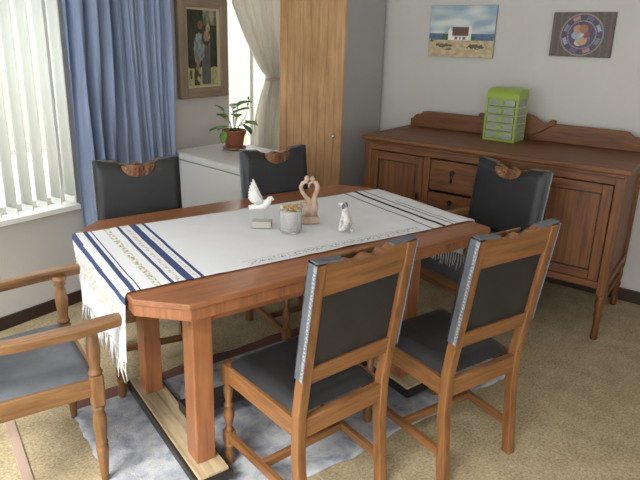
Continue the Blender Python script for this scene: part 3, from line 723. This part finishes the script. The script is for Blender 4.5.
# camera-right direction on the table, used to face the figurines sideways as seen in the photo
FACE = -YAW
k_ = .83/.843
dv_ = empty('dove_figurine', TF(1.278*k_, 2.19*k_, TT), FACE, 'white dove figurine with raised wings on a small stone block', 'figurine')
MB().box(-.045, .045, -.028, .028, 0, .03).build('base', STONE, dv_, .004)
MB().tube([(.012, 0, .03), (.012, 0, .085)], .0022, 6).build('rod', STEEL, dv_)
MB().tube([(-.058, 0, .088), (-.035, 0, .092), (-.01, 0, .098), (.014, 0, .104), (.03, 0, .12), (.036, 0, .132), (.042, 0, .134), (.056, 0, .127)], [.011, .012, .019, .021, .015, .013, .011, .001], 10).build('body', CHALK, dv_, smooth=True)
for s in (-1, 1):
    wg = MB()
    for k in range(6):
        a = math.radians(110+k*3.2); L = .110-.013*k
        bx, bz = .006-.0045*k, .108
        p = [Vector((bx, s*.010, bz)), Vector((bx+cos(a)*L*.5-.01, s*(.010+.012), bz+sin(a)*L*.5)), Vector((bx+cos(a)*L-.012, s*(.010+.02), bz+sin(a)*L))]
        wg.tube(p, [.008, .0085, .004], 8)
    wg.build('wing', CHALK, dv_, smooth=True)
# ribbed tumbler with dried petals
gl = empty('ribbed_glass', TF(1.35*k_, 2.06*k_, TT), 0, 'ribbed clear glass tumbler filled with dried yellow petals', 'glass')
GL = mat('tumbler_glass', (.95, .96, .97), .05); bsdf(GL).inputs['Transmission Weight'].default_value = .75; bsdf(GL).inputs['IOR'].default_value = 1.2
def ring(rr, z, rib=0): return [Vector(((rr+rib*cos(20*2*pi*k/80))*cos(2*pi*k/80), (rr+rib*cos(20*2*pi*k/80))*sin(2*pi*k/80), z)) for k in range(80)]
MB().loft([ring(.044, 0), ring(.046, .008, .003), ring(.048, .095, .003), ring(.049, .105), ring(.0465, .105), ring(.044, .095), ring(.042, .015), ring(.002, .012)]).build('tumbler', GL, gl, smooth=True)
PET = [mat('petal_%d' % i, c, .7) for i, c in enumerate([(.50, .33, .09), (.58, .43, .18), (.36, .2, .06), (.6, .52, .34)])]
PALE = mat('pale_filling', (.5, .43, .36), .9)
tag(MB().lathe([(.025, .014), (.032, .03), (.034, .085), (.02, .097), (.001, .1)], seg=20).build('filling', PALE, gl, smooth=True), kind='stuff')
for k in range(26):
    a, r = R.uniform(0, 6.28), R.uniform(0, .042); M = rotM(('X', R.uniform(-40, 40)), ('Y', R.uniform(-40, 40)), ('Z', R.uniform(0, 360)))
    MB().ball((r*cos(a), r*sin(a), .104+R.uniform(0, .014)), (R.uniform(.010, .018), R.uniform(.006, .01), .003), 8, 4, M).build('petal', PET[k % 4], gl, smooth=True)
# couple forming a heart
ht = empty('heart_couple_figurine', TF(1.50*k_, 2.13*k_, TT), FACE+.25, 'terracotta-coloured figurine of an embracing couple forming a heart', 'figurine')
MB().box(-.042, .042, -.026, .026, 0, .034).build('base', CLAY, ht, .004)
def fig(name, pts, rad): MB().tube(pts, rad, 12).build(name, CLAY, ht, smooth=True)
fig('left_figure', [(-.004, .004, .034), (-.006, .004, .06), (.004, .004, .085), (.0, .004, .105), (-.018, 0, .125), (-.036, 0, .15), (-.042, 0, .172), (-.034, 0, .19), (-.018, 0, .198), (-.008, 0, .19)], [.026, .022, .019, .014, .010, .009, .010, .009, .008, .006])
fig('right_figure', [(.014, -.004, .034), (.016, -.004, .06), (.024, -.004, .085), (.02, -.004, .105), (.026, 0, .13), (.034, 0, .152), (.036, 0, .172), (.028, 0, .19), (.012, 0, .196), (.0, 0, .188), (-.006, 0, .168)], [.024, .022, .018, .015, .011, .011, .012, .010, .008, .006, .004])
MB().ball((-.014, 0, .21), (.013, .012, .015)).build('head', CLAY, ht, smooth=True); MB().ball((.012, 0, .207), (.012, .012, .014)).build('head', CLAY, ht, smooth=True)
fig('drapery', [(-.03, .006, .07), (-.04, .006, .085), (-.036, .006, .1), (-.015, .008, .1), (.0, .008, .085)], [.004, .008, .007, .007, .006])
# seated dog
SPOT = mat('spotted_ceramic', (.7, .68, .66), .3); v = coords(SPOT); n = noise(SPOT, v, 55, 2)
lk(SPOT, ramp(SPOT, n.outputs['Fac'], [(.38, (.45, .42, .40)), (.5, (.7, .68, .66)), (1, (.78, .76, .75))]).outputs[0], bsdf(SPOT).inputs['Base Color'])
dg = empty('dog_figurine', TF(1.568*k_, 1.94*k_, TT), FACE+pi-.5, 'white spotted ceramic figurine of a seated dog', 'figurine')
sk = bpy.data.meshes.new('body')
SV = [((-.018, 0, .022), .026), ((-.014, 0, .045), .023), ((-.003, 0, .075), .019), ((.006, 0, .1), .013), ((.01, 0, .122), .015), ((.026, 0, .122), .009), ((.04, 0, .118), .006),
      ((.008, .013, .07), .009), ((.016, .014, .035), .0075), ((.02, .014, .006), .007), ((.028, .014, .004), .006),
      ((.008, -.013, .07), .009), ((.016, -.014, .035), .0075), ((.02, -.014, .006), .007), ((.028, -.014, .004), .006),
      ((-.006, .026, .022), .013), ((.012, .028, .008), .007), ((-.006, -.026, .022), .013), ((.012, -.028, .008), .007)]
SE = [(0, 1), (1, 2), (2, 3), (3, 4), (4, 5), (5, 6), (2, 7), (7, 8), (8, 9), (9, 10), (2, 11), (11, 12), (12, 13), (13, 14), (0, 15), (15, 16), (0, 17), (17, 18)]
sk.from_pydata([p for p, r in SV], SE, []); sk.materials.append(SPOT)
so = bpy.data.objects.new('body', sk); C.objects.link(so); so.parent = dg
md = so.modifiers.new('skin', 'SKIN'); md.use_smooth_shade = True
for i, (p, r) in enumerate(SV): sk.skin_vertices[0].data[i].radius = (r, r)
sk.skin_vertices[0].data[0].use_root = True
so.modifiers.new('sub', 'SUBSURF').levels = 2; so.modifiers['sub'].render_levels = 2
for s in (-1, 1): MB().ball((.006, s*.015, .118), (.008, .004, .014), 8, 6, rotM(('X', s*18))).build('ear', mat('dark_ear', (.12, .11, .11), .35), dg, smooth=True)
MB().tube([(-.03, 0, .012), (-.04, .006, .010), (-.042, .014, .012)], [.009, .007, .004], 8).build('tail', SPOT, dg, smooth=True)
